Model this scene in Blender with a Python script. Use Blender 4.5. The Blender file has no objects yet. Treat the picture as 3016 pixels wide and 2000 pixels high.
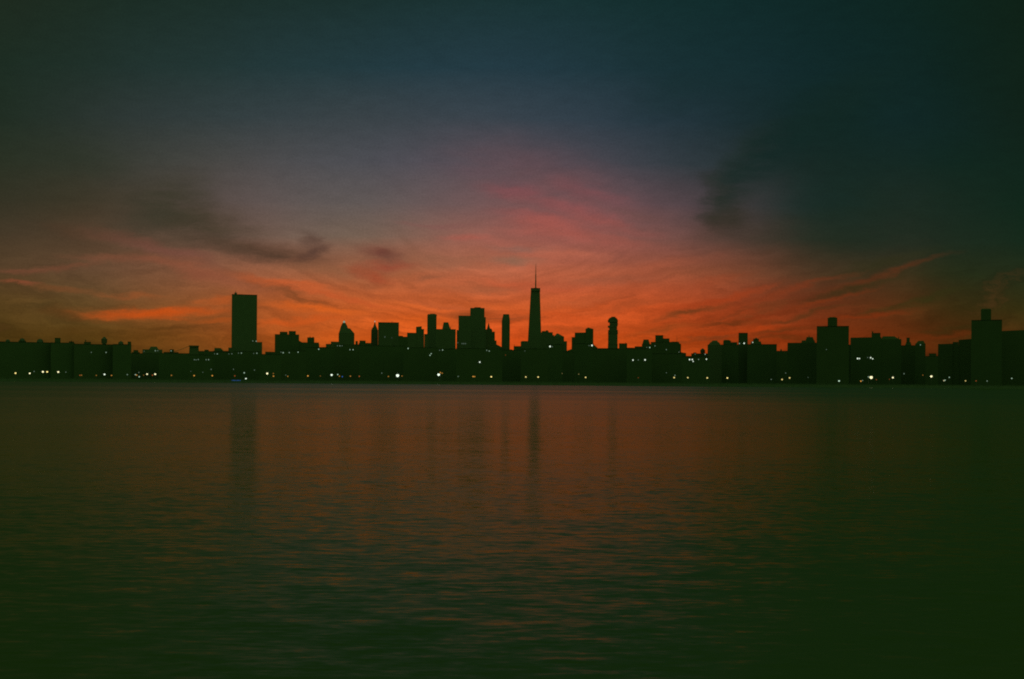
import bpy, bmesh, math, random
from mathutils import Vector, Matrix

random.seed(7)
S = bpy.context.scene
COL = S.collection
R = math.radians

# ------------------------------------------------------------------ camera
F = 2932.0            # focal length in photograph pixels (35 mm on 36 mm film)
CX, HY = 1508.0, 1121.0   # where the optical axis meets the horizon
CAMH = 4.0            # eye height over the river
ROLL = R(0.43)
GZ = 2.0              # height of the far bank over the water
SHORE = 905.0         # metres to the far bank

cam_d = bpy.data.cameras.new('camera')
cam = bpy.data.objects.new('camera', cam_d)
COL.objects.link(cam)
cam_d.sensor_fit = 'HORIZONTAL'
cam_d.sensor_width = 36.0
cam_d.lens = 36.0 * F / 3016.0
cam_d.shift_y = (HY - 1000.0) / 3016.0
cam_d.clip_start = 0.5
cam_d.clip_end = 200000.0
cam.matrix_world = Matrix.Translation((0, 0, CAMH)) @ Matrix.Rotation(R(90), 4, 'X') @ Matrix.Rotation(ROLL, 4, 'Z')
S.camera = cam

S.view_settings.view_transform = 'Standard'
S.view_settings.look = 'None'
S.view_settings.exposure = 0.0
S.view_settings.gamma = 1.0
S.cycles.use_denoising = False
S.cycles.max_bounces = 4
S.cycles.diffuse_bounces = 2
S.cycles.glossy_bounces = 3
S.cycles.sample_clamp_indirect = 2.0
S.cycles.filter_width = 1.9


def unroll(px, py):
    dx, dy = px - CX, py - HY
    c, s = math.cos(ROLL), math.sin(ROLL)
    return dx * c + dy * s, -dx * s + dy * c


def ray(px, py):
    ux, uy = unroll(px, py)
    return Vector((ux / F, 1.0, -uy / F))


def lin(c):
    out = []
    for v in c[:3]:
        v = v / 255.0
        out.append(v / 12.92 if v <= 0.04045 else ((v + 0.055) / 1.055) ** 2.4)
    return (out[0], out[1], out[2], 1.0)


# ------------------------------------------------------------------ node helpers
class NT:
    def __init__(self, tree):
        self.t = tree
        self.n = tree.nodes
        self.l = tree.links

    def _set(self, sock, v):
        if v is None:
            return
        if hasattr(v, 'is_output'):
            self.l.new(v, sock)
        else:
            sock.default_value = v

    def math(self, op, a, b=None, c=None, clamp=False):
        n = self.n.new('ShaderNodeMath')
        n.operation = op
        n.use_clamp = clamp
        self._set(n.inputs[0], a)
        self._set(n.inputs[1], b)
        self._set(n.inputs[2], c)
        return n.outputs[0]

    def vmath(self, op, a, b=None, s=None):
        n = self.n.new('ShaderNodeVectorMath')
        n.operation = op
        self._set(n.inputs[0], a)
        self._set(n.inputs[1], b)
        if s is not None:
            self._set(n.inputs['Scale'], s)
        return n.outputs['Value'] if op in ('LENGTH', 'DOT_PRODUCT', 'DISTANCE') else n.outputs[0]

    def comb(self, x, y, z):
        n = self.n.new('ShaderNodeCombineXYZ')
        for i, v in enumerate((x, y, z)):
            self._set(n.inputs[i], v)
        return n.outputs[0]

    def sep(self, v):
        n = self.n.new('ShaderNodeSeparateXYZ')
        self._set(n.inputs[0], v)
        return n.outputs

    def noise(self, vec, scale=1.0, detail=3.0, rough=0.5, dist=0.0, color=False):
        n = self.n.new('ShaderNodeTexNoise')
        self._set(n.inputs['Vector'], vec)
        n.inputs['Scale'].default_value = scale
        n.inputs['Detail'].default_value = detail
        n.inputs['Roughness'].default_value = rough
        n.inputs['Distortion'].default_value = dist
        return n.outputs['Color'] if color else n.outputs['Fac']

    def maprange(self, v, a, b, c=0.0, d=1.0, smooth=True):
        n = self.n.new('ShaderNodeMapRange')
        n.interpolation_type = 'SMOOTHSTEP' if smooth else 'LINEAR'
        self._set(n.inputs[0], v)
        for i, x in enumerate((a, b, c, d)):
            self._set(n.inputs[i + 1], x)
        return n.outputs[0]

    def mix(self, fac, a, b, blend='MIX'):
        n = self.n.new('ShaderNodeMix')
        n.data_type = 'RGBA'
        n.blend_type = blend
        n.clamp_factor = True
        self._set(n.inputs[0], fac)
        self._set(n.inputs[6], a)
        self._set(n.inputs[7], b)
        return n.outputs[2]

    def mapping(self, vec, loc, rot, scale):
        n = self.n.new('ShaderNodeMapping')
        n.vector_type = 'TEXTURE'
        self._set(n.inputs[0], vec)
        n.inputs['Location'].default_value = loc
        n.inputs['Rotation'].default_value = rot
        n.inputs['Scale'].default_value = scale
        return n.outputs[0]

    def ramp(self, fac, stops, interp='B_SPLINE'):
        n = self.n.new('ShaderNodeValToRGB')
        r = n.color_ramp
        r.interpolation = interp
        while len(r.elements) < len(stops):
            r.elements.new(0.5)
        for e, (p, c) in zip(r.elements, stops):
            e.position = p
            e.color = c
        self._set(n.inputs[0], fac)
        return n.outputs[0]


# ------------------------------------------------------------------ sky
SUN_ELEV, SUN_AZ = R(-1.6), R(0.8)     # the sun has just set behind the skyline
world = bpy.data.worlds.new('World')
S.world = world
world.use_nodes = True
wt = world.node_tree
wt.nodes.clear()
W = NT(wt)
tc = wt.nodes.new('ShaderNodeTexCoord')
d = W.sep(tc.outputs['Generated'])
ysafe = W.math('MAXIMUM', d[1], 0.22)
U = W.math('DIVIDE', d[0], ysafe)
V = W.math('DIVIDE', d[2], ysafe)
U = W.math('MINIMUM', W.math('MAXIMUM', U, -2.5), 2.5)

XS = [30, 350, 700, 1100, 1508, 1900, 2300, 2700, 2990]
ROWS = [
    (1090, [(82, 54, 18), (90, 56, 16), (116, 62, 18), (168, 70, 20), (178, 68, 20), (158, 58, 16), (118, 46, 12), (82, 36, 10), (64, 38, 10)]),
    (1000, [(75, 54, 18), (92, 60, 20), (142, 72, 25), (202, 84, 24), (204, 76, 24), (178, 68, 20), (138, 50, 14), (88, 38, 10), (70, 40, 12)]),
    (900, [(84, 61, 28), (103, 69, 36), (152, 81, 40), (192, 90, 40), (190, 84, 38), (184, 74, 32), (126, 52, 24), (72, 42, 16), (48, 42, 14)]),
    (800, [(84, 62, 40), (104, 72, 50), (136, 84, 58), (160, 94, 62), (180, 96, 66), (158, 82, 54), (92, 56, 36), (48, 42, 22), (30, 40, 20)]),
    (700, [(66, 54, 38), (84, 64, 48), (108, 84, 72), (118, 94, 80), (148, 90, 78), (118, 78, 70), (56, 50, 40), (34, 42, 30), (18, 38, 24)]),
    (600, [(50, 48, 34), (66, 58, 46), (90, 78, 74), (96, 86, 84), (112, 82, 82), (92, 72, 76), (39, 47, 45), (23, 40, 33), (12, 36, 24)]),
    (480, [(40, 47, 34), (54, 57, 49), (72, 71, 70), (76, 76, 82), (82, 73, 80), (56, 61, 68), (28, 42, 40), (15, 37, 31), (12, 35, 25)]),
    (350, [(31, 44, 34), (43, 53, 50), (50, 61, 63), (56, 65, 70), (54, 65, 74), (38, 54, 63), (18, 39, 39), (13, 37, 35), (12, 32, 23)]),
    (200, [(27, 43, 33), (31, 48, 43), (33, 53, 53), (33, 56, 62), (33, 56, 65), (24, 48, 53), (16, 41, 43), (11, 35, 32), (12, 32, 22)]),
    (0, [(28, 41, 29), (26, 43, 34), (26, 45, 40), (25, 47, 45), (24, 49, 50), (18, 45, 45), (13, 39, 38), (11, 35, 29), (12, 32, 21)]),
    (-700, [(20, 38, 19), (22, 40, 22), (22, 42, 25), (22, 44, 28), (22, 44, 30), (16, 40, 25), (13, 36, 23), (11, 33, 17), (10, 31, 13)]),
]

# cloud-warped direction coordinates
P0 = W.comb(U, V, 0.0)
warpn = W.noise(W.comb(W.math('MULTIPLY', U, 5.0), W.math('MULTIPLY', V, 14.0), 3.1), 1.8, 6.0, 0.66, color=True)
warp = W.vmath('SUBTRACT', warpn, (0.5, 0.5, 0.5))
wx, wy, wz = W.sep(warp)
PW = W.comb(W.math('MULTIPLY_ADD', wx, 0.085, U), W.math('MULTIPLY_ADD', wy, 0.030, V), 0.0)
fine = W.noise(W.comb(W.math('MULTIPLY', U, 14.0), W.math('MULTIPLY', V, 60.0), 9.0), 1.0, 6.0, 0.7)
finek = W.maprange(fine, 0.28, 0.58, 0.55, 1.12)

gw = W.sep(PW)
rampfac = W.math('MULTIPLY_ADD', W.math('MULTIPLY_ADD', wx, 0.03, U), 1.0 / 1.2, 0.5)
col = None
prev = None
for (py, cs) in ROWS:
    stops = [(((x - CX) / F) / 1.2 + 0.5, lin(c)) for x, c in zip(XS, cs)]
    # (the tiny term only makes the layers evaluate one after the other)
    rc = W.ramp(rampfac if col is None else W.math('MULTIPLY_ADD', col, 1e-7, rampfac), stops, 'CARDINAL')
    v = (HY - py) / F
    if col is None:
        col = rc
    else:
        f = W.maprange(W.math('MULTIPLY_ADD', wy, 0.008, V), prev, v, smooth=False)
        col = W.mix(f, col, rc)
    prev = v

# streaks that fan out from the set sun and flatten towards the horizon
uu = W.math('SUBTRACT', U, 0.0)
fan = W.math('MULTIPLY_ADD', W.math('SQRT', W.math('MULTIPLY_ADD', uu, uu, 0.012)), 5.2, 1.0)
sv = W.math('DIVIDE', V, fan)
wl = W.noise(W.comb(W.math('MULTIPLY', U, 3.0), W.math('MULTIPLY', V, 6.0), 17.0), 1.0, 2.0, 0.5)
st_vec = W.comb(W.math('MULTIPLY_ADD', wx, 1.2, W.math('MULTIPLY', U, 6.5)), W.math('MULTIPLY_ADD', wl, 7.0, W.math('MULTIPLY_ADD', wy, 2.6, W.math('MULTIPLY', sv, 105.0))), 0.0)
st = W.noise(st_vec, 1.0, 4.0, 0.58)
st2 = W.noise(W.comb(W.math('MULTIPLY', U, 13.0), W.math('MULTIPLY_ADD', wl, 14.0, W.math('MULTIPLY_ADD', wy, 6.0, W.math('MULTIPLY', sv, 330.0))), 4.0), 1.0, 3.0, 0.55)
low = W.maprange(V, 0.17, 0.04)
amp = W.math('MULTIPLY_ADD', low, 0.85, 0.07)
stm = W.math('MULTIPLY_ADD', W.math('SUBTRACT', st2, 0.5), 0.5, W.math('SUBTRACT', st, 0.5))
gain = W.math('MULTIPLY_ADD', W.math('MULTIPLY', stm, amp), 1.7, 1.0)
col = W.vmath('SCALE', col, s=gain)
# warm up the lit streaks, grey the thin ones
col = W.mix(W.math('MULTIPLY', W.maprange(st, 0.42, 0.30), W.math('MULTIPLY', low, 0.30)), col, lin((104, 66, 34)), 'MIX')

# individual clouds: (x, y, half length, half height, tilt rising to the right in degrees, strength, colour)
CL = [
    # dark bank upper left and its hooked tail
    (540, 650, 260, 84, -12, .8, (64, 55, 40)), (490, 600, 170, 96, 16, .75, (56, 54, 41)),
    (230, 480, 220, 45, -14, .35, (40, 47, 36)),
    (800, 742, 220, 36, -8, .9, (78, 56, 42)), (640, 720, 150, 36, -12, .5, (74, 58, 44)),
    (896, 706, 50, 24, -34, .62, (86, 62, 52)), (926, 744, 54, 22, 30, .72, (82, 56, 46)), (925, 722, 34, 22, -70, .4, (88, 62, 52)), (868, 765, 60, 12, 6, .5, (92, 60, 46)),
    # small dark cloud with a red belly
    (1128, 750, 92, 27, -8, .9, (110, 64, 52)), (1140, 784, 118, 19, 2, .9, (152, 62, 42)), (1094, 812, 90, 18, -14, .9, (164, 66, 38)),
    (1185, 770, 40, 12, -10, .4, (150, 74, 54)), (1090, 838, 70, 12, -4, .45, (134, 72, 44)),
    (1285, 822, 56, 13, 12, .5, (128, 78, 54)),
    # feathered dark plume on the right
    (2155, 640, 80, 58, 20, .85, (44, 43, 34)), (2112, 580, 66, 90, 0, .80, (44, 44, 36)),
    (2190, 495, 190, 74, 48, .85, (33, 44, 40)), (2330, 400, 300, 80, 38, .85, (16, 38, 36)),
    (2085, 690, 110, 56, 20, .32, (70, 52, 42)), (2020, 260, 240, 60, 22, .4, (20, 44, 46)), (2480, 330, 340, 130, 34, .6, (14, 37, 32)), (2640, 640, 340, 140, 10, .55, (22, 38, 27)), (2260, 690, 170, 40, 12, .35, (50, 46, 36)),
    (1860, 630, 90, 16, -10, .35, (92, 70, 66)),
    # lit streaks on the left
    (450, 920, 210, 18, 1, 1.0, (208, 78, 18)), (440, 922, 280, 28, 0, .45, (160, 76, 26)), (475, 940, 80, 6, -4, .6, (170, 76, 26)),
    (640, 890, 90, 14, 3, .65, (180, 84, 34)), (640, 950, 120, 8, 2, .6, (164, 76, 26)), (395, 868, 120, 9, -2, .65, (142, 78, 40)),
    (200, 848, 130, 12, -6, .5, (118, 70, 38)), (60, 831, 80, 8, 0, .8, (132, 72, 46)), (85, 797, 140, 10, 2, .55, (122, 70, 50)),
    (220, 785, 100, 9, 4, .5, (124, 72, 50)), (340, 765, 150, 16, -4, .5, (124, 74, 52)), (480, 737, 190, 26, -17, .6, (120, 72, 60)),
    (620, 812, 240, 28, -14, .5, (150, 82, 56)), (520, 790, 180, 16, -12, .5, (132, 76, 54)), (330, 690, 190, 24, -8, .3, (92, 60, 42)),
    (150, 905, 160, 14, 0, .35, (76, 58, 28)), (330, 980, 260, 30, 0, .4, (92, 58, 18)),
    # orange bars right of the slab tower
    (850, 838, 180, 18, -10, .65, (200, 88, 40)), (935, 916, 160, 15, -4, .85, (216, 96, 32)), (880, 946, 170, 11, 4, .65, (206, 84, 26)),
    (1250, 948, 140, 30, 0, .65, (218, 92, 28)), (1120, 866, 190, 12, -8, .5, (150, 72, 38)), (1010, 880, 200, 10, -10, .55, (196, 84, 40)),
    (820, 985, 120, 12, 3, .5, (146, 72, 24)), (1040, 985, 160, 12, -2, .5, (184, 78, 24)), (1330, 895, 180, 10, -5, .45, (168, 82, 46)),
    # pink glow above the tallest tower
    (1710, 630, 380, 140, -24, .24, (140, 80, 74)), (1560, 500, 330, 110, -18, .12, (104, 74, 82)),
    (1500, 561, 130, 22, -6, .4, (126, 74, 78)), (1730, 566, 150, 26, -15, .42, (128, 72, 76)), (1640, 604, 210, 24, -12, .42, (146, 78, 78)), (1560, 632, 160, 15, -5, .4, (138, 80, 78)),
    (1780, 655, 150, 22, -14, .42, (156, 80, 72)), (1580, 690, 130, 12, 0, .4, (160, 88, 76)), (1420, 520, 150, 20, -12, .3, (98, 74, 82)), (1860, 720, 170, 20, -10, .35, (140, 80, 68)),
    (1626, 658, 150, 24, -8, .45, (168, 84, 76)), (1700, 694, 210, 36, -12, .45, (172, 86, 72)), (1406, 708, 120, 12, -2, .7, (164, 90, 76)),
    (1296, 670, 170, 9, -3, .65, (128, 84, 78)), (1640, 745, 170, 14, -3, .6, (180, 98, 74)), (1528, 770, 90, 18, 0, .55, (128, 102, 82)),
    (1533, 735, 90, 13, 0, .5, (120, 96, 86)), (1440, 792, 90, 20, -10, .5, (176, 98, 68)), (1500, 560, 100, 12, -10, .4, (124, 76, 80)),
    (1560, 840, 180, 16, -3, .5, (196, 84, 50)), (1700, 890, 160, 16, 4, .5, (166, 82, 46)), (1660, 930, 170, 12, -10, .45, (196, 76, 28)),
    (1820, 745, 60, 9, 30, .4, (122, 70, 58)), (1900, 800, 200, 26, 14, .4, (160, 80, 54)),
    (1270, 770, 300, 34, 4, .40, (122, 88, 66)), (1000, 800, 200, 26, -6, .4, (126, 84, 58)), (1420, 850, 200, 14, 3, .55, (150, 84, 54)), (1330, 915, 90, 9, 4, .5, (160, 78, 38)),
    (1760, 830, 220, 16, 2, .45, (146, 82, 58)), (1680, 970, 160, 10, -4, .5, (150, 66, 26)), (1500, 925, 90, 12, 0, .4, (150, 70, 36)), (1860, 900, 200, 14, 8, .45, (150, 70, 36)), (1780, 1000, 160, 9, 6, .45, (196, 74, 22)),
    # fan of dark and glowing bars on the right
    (2030, 918, 130, 11, 15, .75, (100, 54, 24)), (1940, 976, 120, 10, 15, .6, (130, 62, 24)), (2155, 953, 150, 9, 2, .7, (92, 46, 18)),
    (2318, 975, 100, 8, 8, .7, (84, 46, 18)), (2344, 993, 120, 7, 3, .6, (92, 46, 16)), (2387, 930, 180, 9, 14, .6, (72, 46, 20)),
    (2515, 852, 200, 16, 16, .65, (50, 42, 18)), (2713, 884, 170, 11, 14, .65, (44, 46, 16)), (2640, 912, 160, 8, 10, .55, (56, 44, 16)),
    (2580, 778, 210, 24, 14, .5, (44, 44, 22)), (2850, 960, 180, 9, 6, .5, (50, 42, 14)),
    (2115, 878, 190, 13, 15, .75, (156, 58, 24)), (2601, 810, 240, 13, 17, .45, (98, 43, 18)), (2430, 893, 170, 9, 16, .65, (116, 47, 18)),
    (2528, 937, 170, 8, 5, .75, (120, 45, 14)), (2193, 976, 190, 11, 4, .7, (168, 58, 16)), (2730, 988, 240, 9, 5, .65, (98, 41, 12)),
    (2290, 860, 240, 12, 15, .5, (130, 52, 24)), (2060, 840, 170, 14, 17, .4, (150, 66, 36)),
]
kn = W.math('MULTIPLY_ADD', W.math('SUBTRACT', stm, 0.0), 0.8, finek)
for (x, y, sx, sy, a, k, c) in CL:
    ux, uy = unroll(x, y)
    vm = wt.nodes.new('ShaderNodeVectorMath')
    vm.operation = 'MULTIPLY_ADD'
    wt.links.new(col, vm.inputs[0])
    vm.inputs[1].default_value = (1e-7, 1e-7, 1e-7)
    wt.links.new(PW, vm.inputs[2])
    m = W.mapping(vm.outputs[0], (ux / F, -uy / F, 0.0), (0, 0, R(a)), (sx * 1.25 / F, sy * 1.35 / F, 1.0))
    r = W.vmath('LENGTH', m)
    g = W.maprange(r, 1.0, 0.0)
    col = W.mix(W.math('MULTIPLY', W.math('MULTIPLY', g, k), kn, clamp=True), col, lin(c))

mott = W.noise(W.comb(W.math('MULTIPLY', U, 520.0), W.math('MULTIPLY', V, 560.0), 2.0), 1.0, 2.0, 0.7)
mott2 = W.noise(W.comb(W.math('MULTIPLY', U, 46.0), W.math('MULTIPLY', V, 130.0), 6.0), 1.0, 4.0, 0.6)
col = W.vmath('SCALE', col, s=W.math('MULTIPLY_ADD', W.math('SUBTRACT', mott, 0.5), 0.42, W.math('MULTIPLY_ADD', W.math('SUBTRACT', mott2, 0.5), 0.28, 1.0)))

# unseen sky overhead and behind the camera: green fill added to lift facades
# (strongest opposite the sunset and to the right, for the building fronts)
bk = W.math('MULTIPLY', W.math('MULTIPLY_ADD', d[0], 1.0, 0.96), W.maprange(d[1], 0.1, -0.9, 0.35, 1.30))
back_fill = W.mix(W.maprange(d[2], 0.0, 0.8), W.vmath('SCALE', (0.043, 0.118, 0.021), s=bk), (0.046, 0.112, 0.032, 1))
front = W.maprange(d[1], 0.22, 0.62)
col = W.mix(front, back_fill, col)
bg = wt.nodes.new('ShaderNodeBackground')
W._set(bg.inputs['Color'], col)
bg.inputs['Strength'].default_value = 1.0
sky = wt.nodes.new('ShaderNodeTexSky')
sky.sky_type = 'NISHITA'
sky.sun_disc = False
sky.sun_elevation = SUN_ELEV
sky.sun_rotation = SUN_AZ
bg2 = wt.nodes.new('ShaderNodeBackground')
wt.links.new(sky.outputs[0], bg2.inputs['Color'])
bg2.inputs['Strength'].default_value = 0.004
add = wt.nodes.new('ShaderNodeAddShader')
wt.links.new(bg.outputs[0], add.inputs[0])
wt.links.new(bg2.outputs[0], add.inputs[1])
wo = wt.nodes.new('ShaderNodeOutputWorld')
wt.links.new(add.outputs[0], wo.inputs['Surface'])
world.cycles.sampling_method = 'MANUAL'
world.cycles.sample_map_resolution = 512

sun_d = bpy.data.lights.new('sun', 'SUN')
sun_d.energy = 0.5
sun_d.angle = R(0.5)
sun_d.color = (1.0, 0.72, 0.45)
sun = bpy.data.objects.new('sun', sun_d)
COL.objects.link(sun)
to_sun = Vector((math.sin(SUN_AZ) * math.cos(SUN_ELEV), math.cos(SUN_AZ) * math.cos(SUN_ELEV), math.sin(SUN_ELEV)))
sun.rotation_euler = to_sun.to_track_quat('Z', 'Y').to_euler()
sun.location = (0, -20, 60)


# ------------------------------------------------------------------ materials
def mat_new(name):
    m = bpy.data.materials.new(name)
    m.use_nodes = True
    m.node_tree.nodes.clear()
    t = NT(m.node_tree)
    out = m.node_tree.nodes.new('ShaderNodeOutputMaterial')
    b = m.node_tree.nodes.new('ShaderNodeBsdfPrincipled')
    m.node_tree.links.new(b.outputs[0], out.inputs[0])
    return m, t, b


def facade(name, wall, pane, px, pz, fx=0.5, fz=0.5, rough=0.85):
    """masonry or curtain wall with a regular grid of dark unlit panes, plus weathering"""
    m, t, b = mat_new(name)
    tcn = m.node_tree.nodes.new('ShaderNodeTexCoord')
    o = t.sep(tcn.outputs['Object'])
    geo = m.node_tree.nodes.new('ShaderNodeNewGeometry')
    nz = t.math('ABSOLUTE', t.sep(geo.outputs['Normal'])[2])
    u = t.math('FRACT', t.math('DIVIDE', t.math('ADD', o[0], o[1]), px))
    v = t.math('FRACT', t.math('DIVIDE', o[2], pz))
    iu = t.math('LESS_THAN', t.math('ABSOLUTE', t.math('SUBTRACT', u, 0.5)), fx / 2)
    iv = t.math('LESS_THAN', t.math('ABSOLUTE', t.math('SUBTRACT', v, 0.5)), fz / 2)
    win = t.math('MULTIPLY', t.math('MULTIPLY', iu, iv), t.math('LESS_THAN', nz, 0.4))
    weather = t.noise(tcn.outputs['Object'], 0.06, 5.0, 0.6)
    brick = t.noise(tcn.outputs['Object'], 2.5, 3.0, 0.6)
    k = t.math('MULTIPLY_ADD', t.math('SUBTRACT', weather, 0.5), 0.35, t.math('MULTIPLY_ADD', brick, 0.2, 0.9))
    wc = t.vmath('SCALE', (wall[0], wall[1], wall[2]), s=k)
    c = t.mix(t.math('MULTIPLY', win, 0.5), wc, (pane[0], pane[1], pane[2], 1))
    t._set(b.inputs['Base Color'], c)
    t._set(b.inputs['Roughness'], t.math('MULTIPLY_ADD', win, 0.35 - rough, rough))
    b.inputs['Specular IOR Level'].default_value = 0.15
    return m


FAC = {  # haze put into the tones: near bricks darker, distant stone, glass, concrete paler
    'brick': facade('brown_brick_facade', (0.173, 0.185, 0.124), (0.138, 0.162, 0.114), 3.4, 3.1, 0.42, 0.5),
    'brick2': facade('grey_brick_facade', (0.173, 0.191, 0.128), (0.143, 0.168, 0.119), 4.1, 2.9, 0.5, 0.48),
    'stone': facade('limestone_facade', (0.235, 0.227, 0.178), (0.194, 0.206, 0.172), 3.6, 3.9, 0.45, 0.6),
    'glass': facade('curtain_wall_facade', (0.228, 0.227, 0.185), (0.208, 0.220, 0.185), 1.8, 4.0, 0.8, 0.75, 0.5),
    'concrete': facade('concrete_facade', (0.228, 0.227, 0.185), (0.194, 0.206, 0.172), 2.6, 3.6, 0.6, 0.55),
}


def plain(name, c, rough=0.8, metal=0.0, scale=0.8, var=0.4):
    m, t, b = mat_new(name)
    tcn = m.node_tree.nodes.new('ShaderNodeTexCoord')
    n = t.noise(tcn.outputs['Object'], scale, 5.0, 0.6)
    k = t.math('MULTIPLY_ADD', t.math('SUBTRACT', n, 0.5), var, 1.0)
    t._set(b.inputs['Base Color'], t.vmath('SCALE', (c[0], c[1], c[2]), s=k))
    b.inputs['Roughness'].default_value = rough
    b.inputs['Metallic'].default_value = metal
    b.inputs['Specular IOR Level'].default_value = 0.2
    return m


M_ROOF = plain('roof_felt', (0.22, 0.22, 0.20), 0.9)
M_WOOD = plain('tank_timber', (0.22, 0.19, 0.15), 0.85, 0, 3.0)
M_STEEL = plain('painted_steel', (0.24, 0.25, 0.24), 0.5, 0.0, 2.0)
M_GROUND = plain('asphalt_and_soil', (0.055, 0.060, 0.050), 0.95, 0, 0.02, 0.7)
M_WALL = plain('seawall_concrete', (0.25, 0.25, 0.22), 0.9, 0, 0.3, 0.6)


def glow(name, c, strength):
    m = bpy.data.materials.new(name)
    m.use_nodes = True
    nt = m.node_tree
    nt.nodes.clear()
    o = nt.nodes.new('ShaderNodeOutputMaterial')
    e = nt.nodes.new('ShaderNodeEmission')
    e.inputs['Color'].default_value = (c[0], c[1], c[2], 1)
    e.inputs['Strength'].default_value = strength
    nt.links.new(e.outputs[0], o.inputs[0])
    return m


LIGHTC = {
    'white': (0.86, 1.0, 0.80), 'warm': (1.0, 0.92, 0.52), 'yellow': (1.0, 0.78, 0.26), 'orange': (0.95, 0.42, 0.07),
    'red': (0.75, 0.17, 0.04), 'grey': (0.50, 0.72, 0.52), 'blue': (0.05, 0.17, 0.62),
}
_gl = {}


def glow_mat(c, s):
    s = round(min(s, 1.35), 2)
    key = (c, s)
    if key not in _gl:
        _gl[key] = glow('lit_%s_%d' % (c, len(_gl)), LIGHTC[c], s)
    return _gl[key]


# ------------------------------------------------------------------ mesh helpers
def link(name, bm, mats, parent=None):
    me = bpy.data.meshes.new(name)
    bmesh.ops.recalc_face_normals(bm, faces=bm.faces)
    bm.to_mesh(me)
    bm.free()
    for m in (mats if isinstance(mats, (list, tuple)) else [mats]):
        me.materials.append(m)
    o = bpy.data.objects.new(name, me)
    COL.objects.link(o)
    if parent:
        o.parent = parent
    return o


def frustum(bm, b, t):
    """b, t = (x0, x1, y0, y1, z) of bottom and top rectangles"""
    vs = []
    for (x0, x1, y0, y1, z) in (b, t):
        vs.append([bm.verts.new(p) for p in ((x0, y0, z), (x1, y0, z), (x1, y1, z), (x0, y1, z))])
    bm.faces.new(vs[0][::-1])
    top = bm.faces.new(vs[1])
    for i in range(4):
        j = (i + 1) % 4
        bm.faces.new((vs[0][i], vs[0][j], vs[1][j], vs[1][i]))
    return top


def parapet(bm, top, w, h):
    if w < 1.2:
        return
    r = bmesh.ops.inset_region(bm, faces=[top], thickness=min(0.5, w * 0.15))
    bmesh.ops.translate(bm, verts=list(top.verts), vec=(0, 0, -h))


def lathe(bm, prof, n=20, cx=0.0, cy=0.0):
    rings = []
    for (r, z) in prof:
        if r < 1e-4:
            rings.append([bm.verts.new((cx, cy, z))])
        else:
            rings.append([bm.verts.new((cx + r * math.cos(2 * math.pi * i / n), cy + r * math.sin(2 * math.pi * i / n), z)) for i in range(n)])
    for a, b in zip(rings, rings[1:]):
        for i in range(n):
            j = (i + 1) % n
            if len(a) == 1 and len(b) == 1:
                continue
            if len(a) == 1:
                bm.faces.new((a[0], b[j], b[i]))
            elif len(b) == 1:
                bm.faces.new((a[i], a[j], b[0]))
            else:
                bm.faces.new((a[i], a[j], b[j], b[i]))
    if len(rings[0]) > 1:
        bm.faces.new(rings[0][::-1])
    if len(rings[-1]) > 1:
        bm.faces.new(rings[-1])


def tag(o, label, cat, group=None, kind=None):
    if label:
        o['label'] = label
        o['category'] = cat
    if group:
        o['group'] = group
    if kind:
        o['kind'] = kind


# ------------------------------------------------------------------ buildings
BUILDINGS = []


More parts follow.
